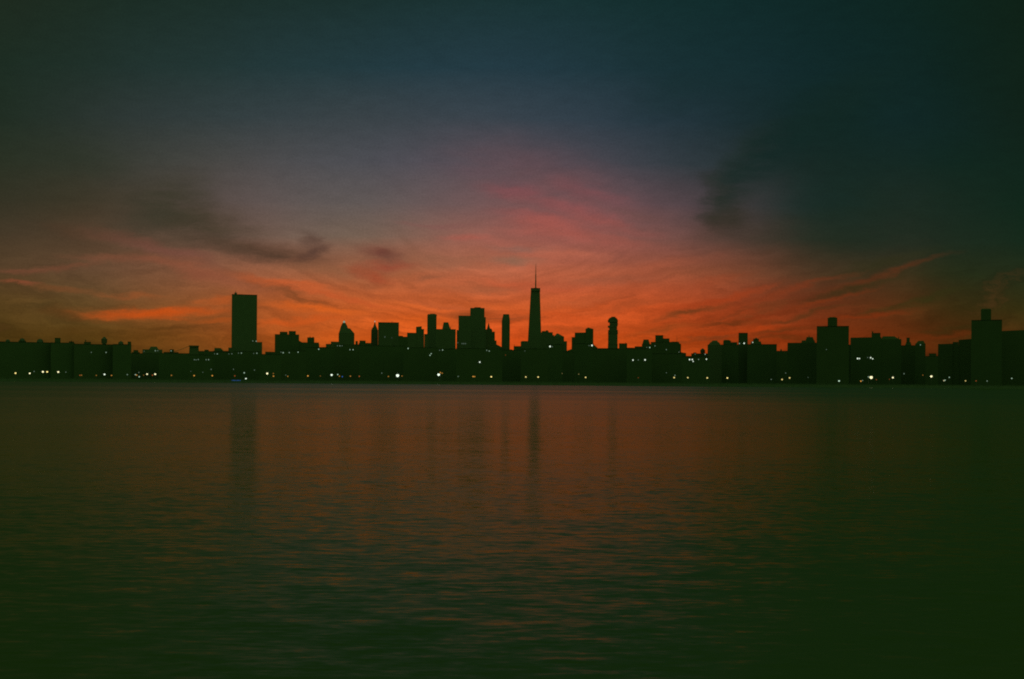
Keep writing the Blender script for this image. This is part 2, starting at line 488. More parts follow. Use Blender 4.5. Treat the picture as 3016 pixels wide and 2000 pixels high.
class Building:
    """One building: an Empty at its base that parents its parts. Parts are given by the
    outline measured in the photograph and get the building's own distance and depth."""

    def __init__(self, name, label, xc, D, mat='brick', dep=24.0, cat='building', group=None):
        self.D = D
        self.dep = dep
        self.mat = FAC[mat]
        r = ray(xc, HY + (xc - CX) * math.tan(ROLL))
        self.C = Vector((r.x * D, D, 0.0))
        self.n = Vector((r.x, 1.0, 0.0)).normalized()
        self.rt = Vector((self.n.y, -self.n.x, 0.0))
        o = bpy.data.objects.new(name, None)
        o.empty_display_size = 5
        COL.objects.link(o)
        o.location = (self.C.x, self.C.y, GZ)
        o.rotation_euler = (0, 0, -math.atan2(r.x, 1.0))
        tag(o, label, cat, group)
        self.o = o
        self.rects = []
        BUILDINGS.append(self)

    def loc(self, px, py, yoff=0.0):
        dr = ray(px, py)
        t = (self.C.dot(self.n) + yoff) / dr.dot(self.n)
        p = dr * t
        q = p - self.C
        return q.dot(self.rt), p.z + CAMH - GZ

    def box(self, part, x0, x1, yt, yb=None, yoff=0.0, dep=None, mat=None, xt=None, para=0.9, slant=0.0):
        """xt: (x0, x1) at the top for tapered pieces; slant: extra pixels of height at the right end"""
        dep = dep or self.dep
        xm = (x0 + x1) / 2
        ta, tb = xt if xt else (x0, x1)
        ybp = yb if yb is not None else HY
        ax = self.loc(x0, yt, yoff)[0]
        bx = self.loc(x1, yt, yoff)[0]
        cx_, cz = self.loc(ta, yt, yoff)
        dx_, dz = self.loc(tb, yt, yoff)
        zt = self.loc((ta + tb) / 2, yt, yoff)[1]
        zb = -0.3 if yb is None else self.loc(xm, ybp, yoff)[1] - 0.8
        e = 0.0 if yb is None else 0.06
        wb = bx - ax
        wt_ = dx_ - cx_
        inset = max(0.0, (wb - wt_) / 2 * 0.8) if xt else 0.0
        inset = min(inset, dep * 0.45)
        bm = bmesh.new()
        top = frustum(bm, (ax + e, bx - e, yoff, yoff + dep, zb), (cx_ + e, dx_ - e, yoff + inset, yoff + dep - inset, zt))
        if slant:
            top.verts.ensure_lookup_table() if hasattr(top.verts, 'ensure_lookup_table') else None
            dzs = slant * self.D / F
            for v in top.verts:
                if v.co.x > (cx_ + dx_) / 2:
                    v.co.z += dzs
        elif para:
            parapet(bm, top, abs(wt_), para)
        ob = link(part, bm, mat or self.mat, self.o)
        if yb is None:
            self.rects.append((min(x0, ta), max(x1, tb), yt, 1e9, yoff))
        else:
            self.rects.append((x0, x1, yt, yb, yoff))
        return ob

    def cone(self, part, xc, hw, yb, ytip, mat=None, n=16, dy=None, prof=None):
        """a turned piece: prof is a list of (half width px, y px)"""
        dy = self.dep / 2 if dy is None else dy
        x, z0 = self.loc(xc, yb, dy)
        pr = []
        for (h, y) in (prof or [(hw, yb), (0.0, ytip)]):
            xa, z = self.loc(xc + h, y, dy)
            xb, _ = self.loc(xc, y, dy)
            pr.append((abs(xa - xb), z))
        pr[0] = (pr[0][0], pr[0][1] - 0.6)
        bm = bmesh.new()
        lathe(bm, pr, n, x, dy)
        return link(part, bm, mat or M_ROOF, self.o)

    def tank(self, x0, x1, yt, yb):
        """timber roof tank on a short steel stand under a conical lid"""
        xc, hw = (x0 + x1) / 2, (x1 - x0) / 2
        h = yb - yt
        body = self.cone('water_tank', xc, hw, yb, yt, M_WOOD, 16, prof=[(hw * .92, yb - h * .18), (hw, yt + h * .32)])
        lid = self.cone('tank_lid', xc, hw, yb, yt, M_ROOF, 16, prof=[(hw * 1.06, yt + h * .33), (hw * .25, yt + h * .04), (0, yt)])
        dy = self.dep / 2
        x, z0 = self.loc(xc, yb, dy)
        w = abs(self.loc(xc + hw, yb, dy)[0] - x)
        z1 = self.loc(xc, yb - h * .18, dy)[1] - 0.58
        bm = bmesh.new()
        for sx in (-1, 1):
            for sy in (-1, 1):
                cx, cy = x + sx * w * .6, dy + sy * w * .6
                frustum(bm, (cx - .15, cx + .15, cy - .15, cy + .15, z0 - 1.2), (cx - .15, cx + .15, cy - .15, cy + .15, z1))
        frustum(bm, (x - w * .8, x + w * .8, dy - w * .8, dy + w * .8, z1), (x - w * .8, x + w * .8, dy - w * .8, dy + w * .8, z1 + .3))
        # braced skirt around the legs
        frustum(bm, (x - w * .5, x + w * .5, dy - w * .5, dy + w * .5, z0 - 1.2), (x - w * .5, x + w * .5, dy - w * .5, dy + w * .5, z1 - .05))
        st = link('tank_stand', bm, M_STEEL, self.o)
        lid.parent = body
        return body

    def vent(self, x, yt, yb, w=2.0):
        """slim roof flue with a cap"""
        dy = self.dep * .4
        a, z0 = self.loc(x - w / 2, yb, dy)
        b, z1 = self.loc(x + w / 2, yt, dy)
        bm = bmesh.new()
        frustum(bm, (a, b, dy, dy + b - a, z0 - 1.2), (a, b, dy, dy + b - a, z1))
        frustum(bm, (a - .15, b + .15, dy - .15, dy + b - a + .15, z1 + .01), (a - .1, b + .1, dy - .1, dy + b - a + .1, z1 + .25))
        return link('chimney', bm, self.mat, self.o)

    def mast(self, part, x, yt, yb, w, dy=None):
        dy = self.dep * .5 if dy is None else dy
        return self.cone(part, x, w, yb, yt, M_STEEL, 8, dy, prof=[(w, yb), (w * .8, yb * .5 + yt * .5), (w * .35, yt)])

    def lit(self, px, py, yoff, r, c, s):
        """a lit window: a recessed pane in a frame, on the front of a wall"""
        x, z = self.loc(px, py, yoff)
        w = r * (0.6 if s > 0.9 else 0.76) * self.D / F
        h = w * 1.15
        bm = bmesh.new()
        y = yoff - 0.05
        q = [bm.verts.new(p) for p in ((x - w, y, z - h), (x + w, y, z - h), (x + w, y, z + h), (x - w, y, z + h))]
        f = bm.faces.new(q)
        f.material_index = 0
        pane = link('lit_window', bm, [glow_mat(c, min(s * 0.75, 0.95))], self.o)
        bm = bmesh.new()
        t = max(0.06, w * .12)
        for (a, b_, cc, dd) in ((x - w - t, x + w + t, z - h - t, z - h), (x - w - t, x + w + t, z + h, z + h + t), (x - w - t, x - w, z - h, z + h), (x + w, x + w + t, z - h, z + h)):
            frustum(bm, (a, b_, yoff - .12, yoff + .05, cc), (a, b_, yoff - .12, yoff + .05, dd))
        link('frame', bm, M_STEEL, pane)
        return pane


B = Building
G_APT = 'apartment blocks along the far shore'
G_DT = 'downtown towers on the skyline'
G_LOW = 'low dark blocks just behind the far bank'

# --- far left: flat-roofed apartment row with tanks and bulkheads
b = B('apartment_block', 'long flat-roofed apartment block at the left edge, with three rounded bumps on its roof', 60, 1150, 'brick', 20, group=G_APT)
b.box('wall', -45, 157, 1006.8)
b.cone('roof_dome', 23, 8, 1007, 1000, prof=[(8, 1008), (6, 1002.5), (3, 1000), (0, 999.6)])
b.box('bulkhead', 54, 77, 1003.5, 1007, 4, 9)
b.cone('roof_dome', 65.5, 9, 1004, 996, prof=[(9.5, 1004), (6.5, 999), (2.5, 996.5), (0, 996)])
b.cone('roof_dome', 118, 11, 1008, 998, prof=[(11, 1008), (8, 1001.5), (3.5, 998.6), (0, 998)])
b = B('apartment_block', 'apartment block with a square flat-topped roof box, right of the three roof bumps', 188, 1157, 'brick2', 22, group=G_APT)
b.box('wall', 150, 220, 1009)
b.box('bulkhead', 161, 178.5, 995, 1009, 4, 10)
b.box('bulkhead', 203, 218, 1006, 1009, 5, 8)
b.vent(210, 1003.5, 1007, 2.5)
b = B('apartment_block', 'apartment block with a tall pointed water tank standing alone on its flat roof', 275, 1163, 'brick', 20, group=G_APT)
b.box('wall', 218, 334, 1013.5)
b.box('bulkhead', 247, 268, 1007, 1013.5, 4, 10)
b.vent(252, 1001.5, 1007, 3)
b.tank(298, 316, 991.5, 1014.5)
b = B('apartment_block', 'last apartment block of the left row, ending in a short square corner turret', 360, 1157, 'brick2', 22, group=G_APT)
b.box('wall', 332, 387, 1013.8)
b.cone('roof_dome', 356, 8, 1014, 1004, prof=[(8.5, 1015), (7, 1008), (2, 1005.5), (0, 1003)])
b.box('corner_turret', 376, 386.5, 1006, 1013.8, 0.5, 8)

# --- low roofs between the row and the slab tower
b = B('low_building', 'tiny stub of a roof in the notch right of the left apartment row', 400, 1650, 'brick', 20, group=G_APT)
b.box('wall', 388, 412, 1037); b.box('bulkhead', 393, 407.5, 1031, 1037, 2, 12)
b = B('low_building', 'low building with a hump in the middle of its roof and sloping shoulders', 449, 1700, 'stone', 26, group=G_APT)
b.box('wall', 415, 482, 1029, xt=(420, 478)); b.box('roof_hump', 438, 468, 1020.6, 1029, 3, 14, xt=(444, 462))
b = B('low_building', 'small square block on the low roofs between the humped roof and the cable tower', 506, 1730, 'brick', 18, group=G_APT)
b.box('wall', 482, 526, 1037); b.box('upper_tier', 500, 512.5, 1029, 1037, 2, 12)
b = B('bridge_tower', 'squat flared tower with a thin cable sloping down from its left side', 571, 2600, 'stone', 18, cat='tower', group=G_APT)
b.box('pier', 553, 591, 1019.5, xt=(558, 585)); b.box('capital', 556.5, 586.5, 1017.5, 1020, -1, 20)
bm = bmesh.new()
pts = [b.loc(557, 1019.5, 9), b.loc(540, 1026.5, 9), b.loc(522, 1033, 9), b.loc(500, 1039, 9), b.loc(470, 1045, 9)]
for (p, q) in zip(pts, pts[1:]):
    th = 0.55
    vs = [bm.verts.new(v) for v in ((p[0], 8.5, p[1] - th), (p[0], 9.5, p[1] - th), (p[0], 9.5, p[1] + th), (p[0], 8.5, p[1] + th),
                                    (q[0], 8.5, q[1] - th), (q[0], 9.5, q[1] - th), (q[0], 9.5, q[1] + th), (q[0], 8.5, q[1] + th))]
    for f in ((0, 1, 5, 4), (1, 2, 6, 5), (2, 3, 7, 6), (3, 0, 4, 7)):
        bm.faces.new([vs[i] for i in f])
link('cable', bm, M_STEEL, b.o)
b = B('low_building', 'low block with a small flat roof box, first to the right of the cable tower', 605, 1680, 'brick2', 24, group=G_APT)
b.box('wall', 584, 630, 1034); b.box('bulkhead', 602, 615, 1030, 1034, 3, 12)
b = B('low_building', 'low block with a one-sided sloping roof box, just left of the slab tower', 650, 1720, 'brick', 24, group=G_APT)
b.box('wall', 628, 676, 1033.5); b.box('bulkhead', 631, 660, 1024.7, 1033.5, 3, 12, xt=(631.5, 650))

# --- the slab tower
b = B('slab_tower', 'wide plain slab tower, the big upright rectangle in the left half of the skyline', 720, 3000, 'glass', 34, cat='tower', group=G_DT)
b.box('wall', 682.8, 757.6, 867.2, para=2.5)
b.box('plant_room', 690.5, 698, 862, 867.2, 8, 8); b.mast('antenna', 694, 856.5, 862.5, 1.0, 12)
b = B('low_building', 'narrow shoulder block touching the left foot of the slab tower', 678, 2880, 'stone', 26, group=G_DT)
b.box('wall', 672.5, 686, 1023.7)
b = B('mid_rise', 'shorter square block against the right foot of the slab tower', 750, 2850, 'concrete', 30, group=G_DT)
b.box('wall', 735, 772.3, 1007.3)
b = B('low_building', 'small flat block filling the dip right of the slab tower', 794, 2000, 'brick', 24, group=G_APT)
b.box('wall', 781, 812, 1036)

# --- stepped blocks
b = B('stepped_building', 'broad block with two square roof boxes, the first right of the slab tower', 847, 2500, 'brick2', 34, group=G_DT)
b.box('wall', 809.5, 881, 984.8); b.box('roof_box', 824, 847, 977, 984.8, 5, 18); b.box('roof_box', 850.5, 871.5, 975, 984.8, 6, 18)
b.box('side_wing', 880.5, 891, 1003, None, 1.5, 28, slant=-6)
b = B('stepped_building', 'narrow block with one square box rising from its roof, left of the domed tower', 914, 2420, 'brick', 30, group=G_DT)
b.box('wall', 889, 939.5, 1008.6); b.box('upper_tier', 905, 926, 993.8, 1008.6, 4, 18); b.vent(913, 991.5, 994, 2.2); b.vent(922, 992, 994, 2.2)
b = B('low_building', 'low roof in the dip left of the domed tower', 948, 2350, 'brick2', 26, group=G_DT)
b.box('wall', 937, 962, 1022.5); b.box('side_wing', 936, 949, 1013, None, 2, 22, xt=(936.5, 940))
b = B('stepped_building', 'two-step low block leaning up against the left side of the domed tower', 980, 2300, 'stone', 26, group=G_DT)
b.box('wall', 974.5, 1000, 1006.3); b.box('side_wing', 959.8, 976, 1013, None, 2, 22)

# --- domed tower with lit lantern
b = B('domed_tower', 'tower with curved shoulders tapering to a small lit lantern and spike', 1020, 3900, 'stone', 60, cat='tower', group=G_DT)
b.box('wall', 997.3, 1044, 981)
b.box('crown', 998, 1033, 965.5, 981, 4, 44, xt=(1002.5, 1026), para=0)
b.box('gable', 1020, 1043.8, 966.8, 981, 5, 40, xt=(1021, 1031), para=0)
b.cone('dome_roof', 1013.5, 11, 966, 950, M_ROOF, 20, 26, prof=[(11.5, 967), (9, 960), (6, 954), (4, 951)])
b.cone('lantern', 1013.5, 3, 951, 945, glow_mat('grey', 0.45), 12, 26, prof=[(3, 951), (3, 947.5), (1.5, 945)])
b.mast('spike', 1013.5, 940.5, 945.5, 0.8, 26)
b = B('low_building', 'thin stub right beside the foot of the domed tower', 1051, 2450, 'brick', 20, group=G_DT)
b.box('wall', 1043.5, 1059, 1014); b.box('upper_tier', 1047, 1054, 1004.5, 1014, 2, 10)
b = B('low_building', 'squat flat-topped block between the domed tower and the thin green-tipped spire', 1072, 2520, 'brick2', 26, group=G_DT)
b.box('wall', 1057, 1094, 1010); b.box('upper_tier', 1058.7, 1077, 1003, 1010, 2, 18)

# --- spire and square block
b = B('spire_tower', 'narrow tower with a pale-tipped pointed cone, against the left side of the square office block', 1103, 4050, 'stone', 34, cat='tower', group=G_DT)
b.box('wall', 1091.8, 1114, 972, xt=(1093.3, 1113.2)); b.box('shoulder', 1093.5, 1113, 964, 972, 2, 30, xt=(1097.5, 1110), para=0)
b.cone('spire', 1104, 6.2, 966, 950, M_ROOF, 12, 17, prof=[(6.3, 966), (3, 957.5), (0.9, 949)])
b.cone('beacon', 1104, 1.2, 949, 945, glow_mat('grey', 0.6), 8, 17, prof=[(0.8, 949), (1.3, 947), (0.8, 944.8)]); b.mast('spike', 1104, 941.5, 945, .5, 17)
b = B('office_block', 'broad square office block with a dead flat top, left of the narrow round-cornered tower', 1144, 3950, 'concrete', 60, group=G_DT)
b.box('wall', 1113.8, 1175, 949.3, para=3)
b.mast('antenna', 1154.5, 944.5, 950, .5)
b = B('low_building', 'low flat roof between the square office block and the two-step block', 1187, 3300, 'brick', 30, group=G_DT)
b.box('wall', 1174, 1201, 991.5); b.box('upper_tier', 1174.5, 1187, 989, 991.5, 2, 20)
b = B('stepped_building', 'block stepping up twice to a small tilted roof box, left of the narrow round-cornered tower', 1228, 3500, 'stone', 36, group=G_DT)
b.box('wall', 1199, 1226, 980); b.box('upper_tier', 1225.3, 1242, 962.5, None, 2, 30, slant=1.6); b.box('side_wing', 1241, 1250.5, 969, None, 3, 26, xt=(1241.5, 1249)); b.box('annexe', 1250, 1260, 983.6, None, 4, 24)
b = B('narrow_tower', 'narrow tower with rounded top corners standing well above its neighbours, left of the gapped blocks', 1273, 4100, 'glass', 40, cat='tower', group=G_DT)
b.box('wall', 1258.6, 1286, 928, para=0); b.box('cap', 1258.8, 1287.2, 925.2, 928, .5, 39, xt=(1260, 1285), para=0); b.box('cap_crest', 1265, 1282, 923.8, 925.2, 6, 26, xt=(1268, 1281))
b = B('stepped_building', 'wide-shouldered block with a flared turret rising in its middle, right of the narrow round-cornered tower', 1315, 3800, 'stone', 44, group=G_DT)
b.box('wall', 1284, 1342.6, 969.3); b.box('turret', 1302.5, 1327, 949, 969.3, 6, 28, xt=(1306.5, 1320.5)); b.vent(1327, 962, 969, 1.5)

# --- twin tall blocks
b = B('office_tower', 'flat-topped tall block, the lower left one of the two tallest blocks standing side by side', 1366, 4000, 'concrete', 50, cat='tower', group=G_DT)
b.box('wall', 1350.5, 1387, 929.7); b.box('side_wing', 1345, 1352, 972, None, 2, 40)
b = B('office_tower', 'higher right-hand block of the two tallest blocks, with a thin step on its right edge', 1407, 4150, 'glass', 50, cat='tower', group=G_DT)
b.box('wall', 1385, 1427.2, 907, para=2); b.box('side_wing', 1426.5, 1432.5, 934, None, 2, 40, xt=(1427, 1430.8)); b.box('roof_box', 1397, 1416, 905, 907, 8, 24)
b = B('gothic_tower', 'pointed spire with stepped shoulders descending right, tucked beside the tall twin blocks', 1447, 4250, 'stone', 36, cat='tower', group=G_DT)
b.box('wall', 1428, 1449.5, 970); b.cone('spire', 1439, 5, 970, 951, M_ROOF, 8, 16, prof=[(5.6, 971), (3.2, 962), (0.3, 950.5)])
b.box('shoulder', 1444, 1450.5, 967.5, 974, 3, 20, xt=(1444, 1447)); b.box('side_wing', 1447.5, 1459.5, 976.8, None, 2, 30, xt=(1448, 1457.5)); b.box('lower_wing', 1457.5, 1462.5, 1003, None, 3, 26)
b.box('annexe', 1462, 1478, 1014, None, 4, 26, slant=-8)

# --- slim tapered tower
b = B('slim_tower', 'very slim tower with chamfered top, alone between the twin blocks and the tallest tower', 1490, 4300, 'glass', 30, cat='tower', group=G_DT)
b.box('wall', 1477.8, 1502, 944, para=0); b.box('crown', 1478.2, 1502, 925, 944, 0.3, 29, xt=(1482.2, 1499.6), para=1.5)
b = B('low_building', 'small low block with a spiked roof corner, left of the tallest tower', 1524, 1700, 'brick', 20, group=G_APT)
b.box('wall', 1513, 1534.5, 1019.5); b.mast('antenna', 1515, 1013.5, 1020, .7, 6)
b = B('mid_rise', 'low square block at the left foot of the tallest tower', 1545, 4200, 'stone', 40, group=G_DT)
b.box('wall', 1533.7, 1556, 1006); b.box('upper_tier', 1534.5, 1555.5, 1004.3, 1006, 1, 36, xt=(1538, 1554))

# --- tallest tower
b = B('tallest_tower', 'tallest tower, tapering upward to a flat crown with a long thin mast', 1576, 4600, 'glass', 62, cat='tower', group=G_DT)
b.box('podium', 1551.5, 1599, 1090, None, -2, 66, para=0)
b.box('wall', 1551.2, 1598.8, 855, 1090, 0, 62, xt=(1563.4, 1590.4), para=0)
b.box('crown', 1563.4, 1591.2, 848.3, 856.5, 6, 48, para=3)
b.cone('mast_ring', 1577.8, 5, 850, 846.5, M_STEEL, 16, 30, prof=[(5.5, 850), (5.5, 848.2)])
b.cone('mast', 1577.8, 2, 848, 776, M_STEEL, 10, 30, prof=[(1.9, 848), (1.7, 828), (2.0, 827), (1.5, 826), (1.3, 808), (1.6, 807), (1.0, 806), (.75, 790), (.3, 775.5)])
b = B('mid_rise', 'stepped block leaning on the right side of the tallest tower', 1613, 4350, 'concrete', 44, group=G_DT)
b.box('wall', 1594, 1628, 978.5); b.box('upper_tier', 1596, 1616, 975, 978.5, 3, 30); b.box('roof_box', 1608, 1614, 972.8, 975, 5, 12); b.box('side_wing', 1627, 1632, 987, None, 2, 36)
b = B('mid_rise', 'block with an off-centre peaked roof sloping right, second right of the tallest tower', 1650, 4200, 'stone', 40, group=G_DT)
b.box('wall', 1630.5, 1661.5, 991, para=0)
b.box('gable_roof', 1631, 1661.2, 981.5, 991, .5, 38, xt=(1640, 1643.5), para=0); b.box('side_wing', 1661, 1670, 1005, None, 2, 34)
b = B('low_building', 'low sloping roof in the gap right of the tallest tower group', 1677, 2600, 'brick', 30, group=G_DT)
b.box('wall', 1668, 1686, 1034, slant=7)

# --- block with peaked turret
b = B('stepped_building', 'three-step block rising to a peaked corner turret, left of the stacked-box tower', 1715, 3500, 'brick2', 44, group=G_DT)
b.box('wall', 1692.8, 1726, 979.8, slant=1); b.box('side_wing', 1683.8, 1694, 993, None, 2, 36)
b.box('turret', 1724.6, 1747.8, 968.5, None, -2, 40, para=0); b.box('turret_roof', 1725, 1747.5, 964.6, 968.5, -1.5, 38, xt=(1731, 1735), para=0)
b = B('low_building', 'low block with a sloping left end between the peaked turret and the stacked-box tower', 1768, 2700, 'brick', 36, group=G_DT)
b.box('wall', 1757, 1826, 1025.5); b.box('side_wing', 1746, 1760, 1013, None, 2, 30, slant=-11)

# --- stacked-box tower
b = B('stacked_tower', 'slender tower of unevenly stacked boxes with a bulging knobbly top', 1805, 3944, 'glass', 36, cat='tower', group=G_DT)
b.box('base', 1786.5, 1819.8, 1013, None, -1, 38, xt=(1790.5, 1819.6), para=0)
b.box('wall', 1791, 1819.2, 973, 1014, 0, 36, para=.6)
b.box('stacked_floor', 1790.6, 1820.2, 978, 982, -2, 38); b.box('stacked_floor', 1791.2, 1820, 972, 976, -1, 37)
b.box('stacked_floor', 1794.2, 1817.6, 966.5, 973, 1, 33); b.box('stacked_floor', 1790.2, 1817.6, 959, 963.5, -1, 35); b.box('stacked_floor', 1793.5, 1818, 963, 967, .6, 34)
b.box('stacked_floor', 1795, 1819, 955, 960, 1.5, 33); b.box('stacked_floor', 1795.6, 1820, 951, 955.6, .8, 34); b.box('stacked_floor', 1794.5, 1818.5, 947.5, 951.5, 1.8, 32)
b.box('stacked_floor', 1790.4, 1820, 941.5, 948, -1.5, 37); b.box('stacked_floor', 1792.5, 1818.3, 938, 942, 1, 33); b.box('stacked_floor', 1795.5, 1815.5, 935.3, 938.4, 3, 28); b.box('stacked_floor', 1800, 1812.5, 932.8, 936, 6, 20)
b = B('mid_rise', 'small square block just right of the stacked-box tower', 1835, 2400, 'brick2', 26, group=G_DT)
b.box('wall', 1823.2, 1847.3, 1011.2); b.vent(1843, 1009.3, 1011.5, 2)

# --- mid right cluster
b = B('low_building', 'low two-level roof between the small square block and the bell-shaped roof block', 1870, 1900, 'brick', 30, group=G_APT)
b.box('wall', 1845, 1871, 1024); b.box('upper_tier', 1869.5, 1893, 1020.2, None, 1, 26)
b = B('low_building', 'block with a small bell-shaped roof, left of the stepped block with thin antenna', 1904, 1850, 'brick2', 24, group=G_APT)
b.box('wall', 1890.5, 1917, 1013.5); b.box('attic', 1891.5, 1915, 999.8, 1013.5, 2, 18, xt=(1895.5, 1910.2))
b = B('stepped_building', 'stepped block with a tall centre box, rounded right shoulder and a hair-thin antenna', 1960, 1700, 'brick', 28, group=G_APT)
b.box('wall', 1917, 2000, 1007); b.box('upper_tier', 1930, 1953.6, 987.2, 1007, 3, 18); b.box('second_tier', 1953.4, 1972, 996.8, 1007, 4, 18)
b.box('shoulder', 1972, 2006, 1013, None, 1, 26, para=0); b.box('shoulder_roof', 1976, 2005.7, 1006, 1013, 1.5, 25, xt=(1978, 1995), para=0); b.mast('antenna', 1993.7, 988, 1006.5, .55, 10)
b = B('low_building', 'low block stepping down into the dip right of the thin antenna', 2013, 1620, 'brick2', 24, group=G_APT)
b.box('wall', 2004, 2021, 1037, slant=-3); b.box('side_wing', 2019, 2041, 1048.5, None, 1, 22)
b = B('low_building', 'low roof carrying a round water tank, in the dip left of the domed hall', 2062, 1500, 'brick', 24, group=G_APT)
b.box('wall', 2036, 2088, 1041); b.box('bulkhead', 2042, 2051, 1038.3, 1041, 3, 8); b.tank(2062, 2077, 1025.8, 1042)

b = B('domed_hall', 'block with a broad rounded dome-like roof, right of the water tank in the dip', 2104, 1480, 'stone', 26, group=G_APT)
b.box('wall', 2084, 2126, 1015, para=0)
b.box('roof_slope', 2085, 2123.5, 1008, 1015, .5, 25, xt=(2092, 2118), para=0); b.box('roof_crest', 2092, 2118, 1002.6, 1008, 2, 20, xt=(2099, 2111), para=0)
b = B('apartment_block', 'two-level block between the rounded roof and the plain upright box', 2150, 1530, 'brick2', 26, group=G_APT)
b.box('wall', 2123, 2176, 1014.8); b.box('upper_tier', 2130, 2153, 1003, 1014.8, 2, 20, para=0); b.box('tier_roof', 2130.5, 2152, 1001, 1003, 3, 18, xt=(2133, 2148)); b.box('second_tier', 2152.5, 2171.5, 1008, 1014.8, 3, 18)
b = B('apartment_tower', 'plain upright box tower standing out above the right-hand low roofs, bright window on it', 2189, 1440, 'brick', 15, cat='tower', group=G_APT)
b.box('wall', 2175.2, 2202.6, 980.2, para=1.2)
b = B('apartment_block', 'long block with a pointed cluster of roof structures, right of the plain upright box', 2245, 1400, 'brick2', 24, group=G_APT)
b.box('wall', 2201, 2288, 1013.6); b.box('bulkhead', 2210, 2244, 1005.5, 1013.6, 2, 18, xt=(2213, 2241)); b.box('bulkhead_top', 2218, 2235.5, 998, 1005.5, 4, 12); b.cone('roof_cone', 2227, 7, 998, 993.5, prof=[(7, 998.5), (0, 993.6)])
b = B('low_building', 'low flat roof with one small knob, left of the roof lump with finial', 2302, 1560, 'brick', 24, group=G_APT)
b.box('wall', 2284, 2322, 1033.3); b.cone('roof_vent', 2300.5, 2.5, 1034, 1027.5, prof=[(2.6, 1034), (2.2, 1029.5), (0, 1027.8)])
b = B('apartment_block', 'long block rising to a rounded roof lump with a finial, touching the left penthouse tower', 2360, 1320, 'brick2', 24, group=G_APT)
b.box('wall', 2317.5, 2410, 1009.3, xt=(2319.5, 2408)); b.box('bulkhead', 2359, 2402, 1002.5, 1009.3, 2, 20, xt=(2362, 2399)); b.box('roof_lump', 2372, 2399, 992.5, 1002.5, 3, 16, xt=(2376, 2393.5)); b.mast('finial', 2383, 986.5, 993, 1.3)
b = B('apartment_tower', 'broad tower with a square penthouse mid-roof, the left of the two such towers', 2453, 1250, 'brick', 22, cat='tower', group=G_APT)
b.box('wall', 2405.6, 2500.5, 960.3, para=1.2); b.box('penthouse', 2437.6, 2466.4, 936, 960.3, 4, 12, para=0); b.box('penthouse_roof', 2437.2, 2466.8, 933.4, 936, 3.8, 12.4, xt=(2444, 2460), para=0)
b = B('apartment_block', 'long low block with a notched roof box and arched right half, between both penthouse towers', 2577, 1300, 'brick2', 24, group=G_APT)
b.box('wall', 2505, 2596, 994, slant=.8); b.box('annexe', 2496, 2505.5, 1015, None, 1, 20); b.box('bulkhead', 2567, 2593.5, 980.5, 994, 2, 14); b.vent(2570, 976.5, 981, 4)
b.box('arched_wing', 2594, 2655, 999, None, 1, 22, para=0); b.box('arched_roof', 2594, 2652, 990, 999, 1.4, 21, xt=(2600, 2634), para=0); b.vent(2647, 992.5, 998, 2.5)
b = B('low_building', 'small block with one chimney-like turret, right of the arched roof', 2675, 1380, 'brick', 18, group=G_APT)
b.box('wall', 2652, 2697, 1017); b.box('attic', 2665, 2685.5, 1007, 1017, 2, 12, xt=(2669, 2682)); b.box('turret', 2669.8, 2679.8, 994.5, 1007, 3, 8)
b = B('apartment_block', 'block with chamfered roof corners at the left edge of the deep gap on the right', 2711, 1340, 'brick2', 18, group=G_APT)
b.box('wall', 2695.5, 2726.2, 1012, para=0); b.box('roof_slope', 2696, 2726, 1003.6, 1012, .4, 17, xt=(2704, 2720))
b = B('low_building', 'low flat roof at the bottom of the deep gap on the right', 2745, 1600, 'brick', 24, group=G_APT)
b.box('wall', 2718, 2772, 1048.5); b.box('bulkhead', 2736, 2757.6, 1041, 1048.5, 2, 14)
b = B('apartment_block', 'low block climbing in steps to the right towards the right-hand penthouse tower', 2810, 1220, 'brick', 22, group=G_APT)
b.box('wall', 2762.8, 2806, 1013, slant=.8); b.box('upper_tier', 2805, 2826, 1007, None, 1, 18, xt=(2806, 2823)); b.box('second_tier', 2823.5, 2863, 1001, None, 2, 18, slant=3); b.box('annexe', 2860, 2866, 1004, None, 4, 18)
b = B('apartment_tower', 'broad tower with a tall square penthouse, the right of the two such towers', 2906, 1150, 'brick2', 22, cat='tower', group=G_APT)
b.box('wall', 2861, 2951.5, 942, para=1.2); b.box('penthouse', 2889, 2919.6, 912, 942, 4, 12, para=0); b.box('penthouse_roof', 2888.6, 2920, 909, 912, 3.8, 12.4, xt=(2891, 2917), para=0)
b = B('apartment_block', 'flat-topped block running off the right edge of the photo', 3010, 1180, 'brick', 24, group=G_APT)
b.box('wall', 2950.5, 3080, 974, slant=4)

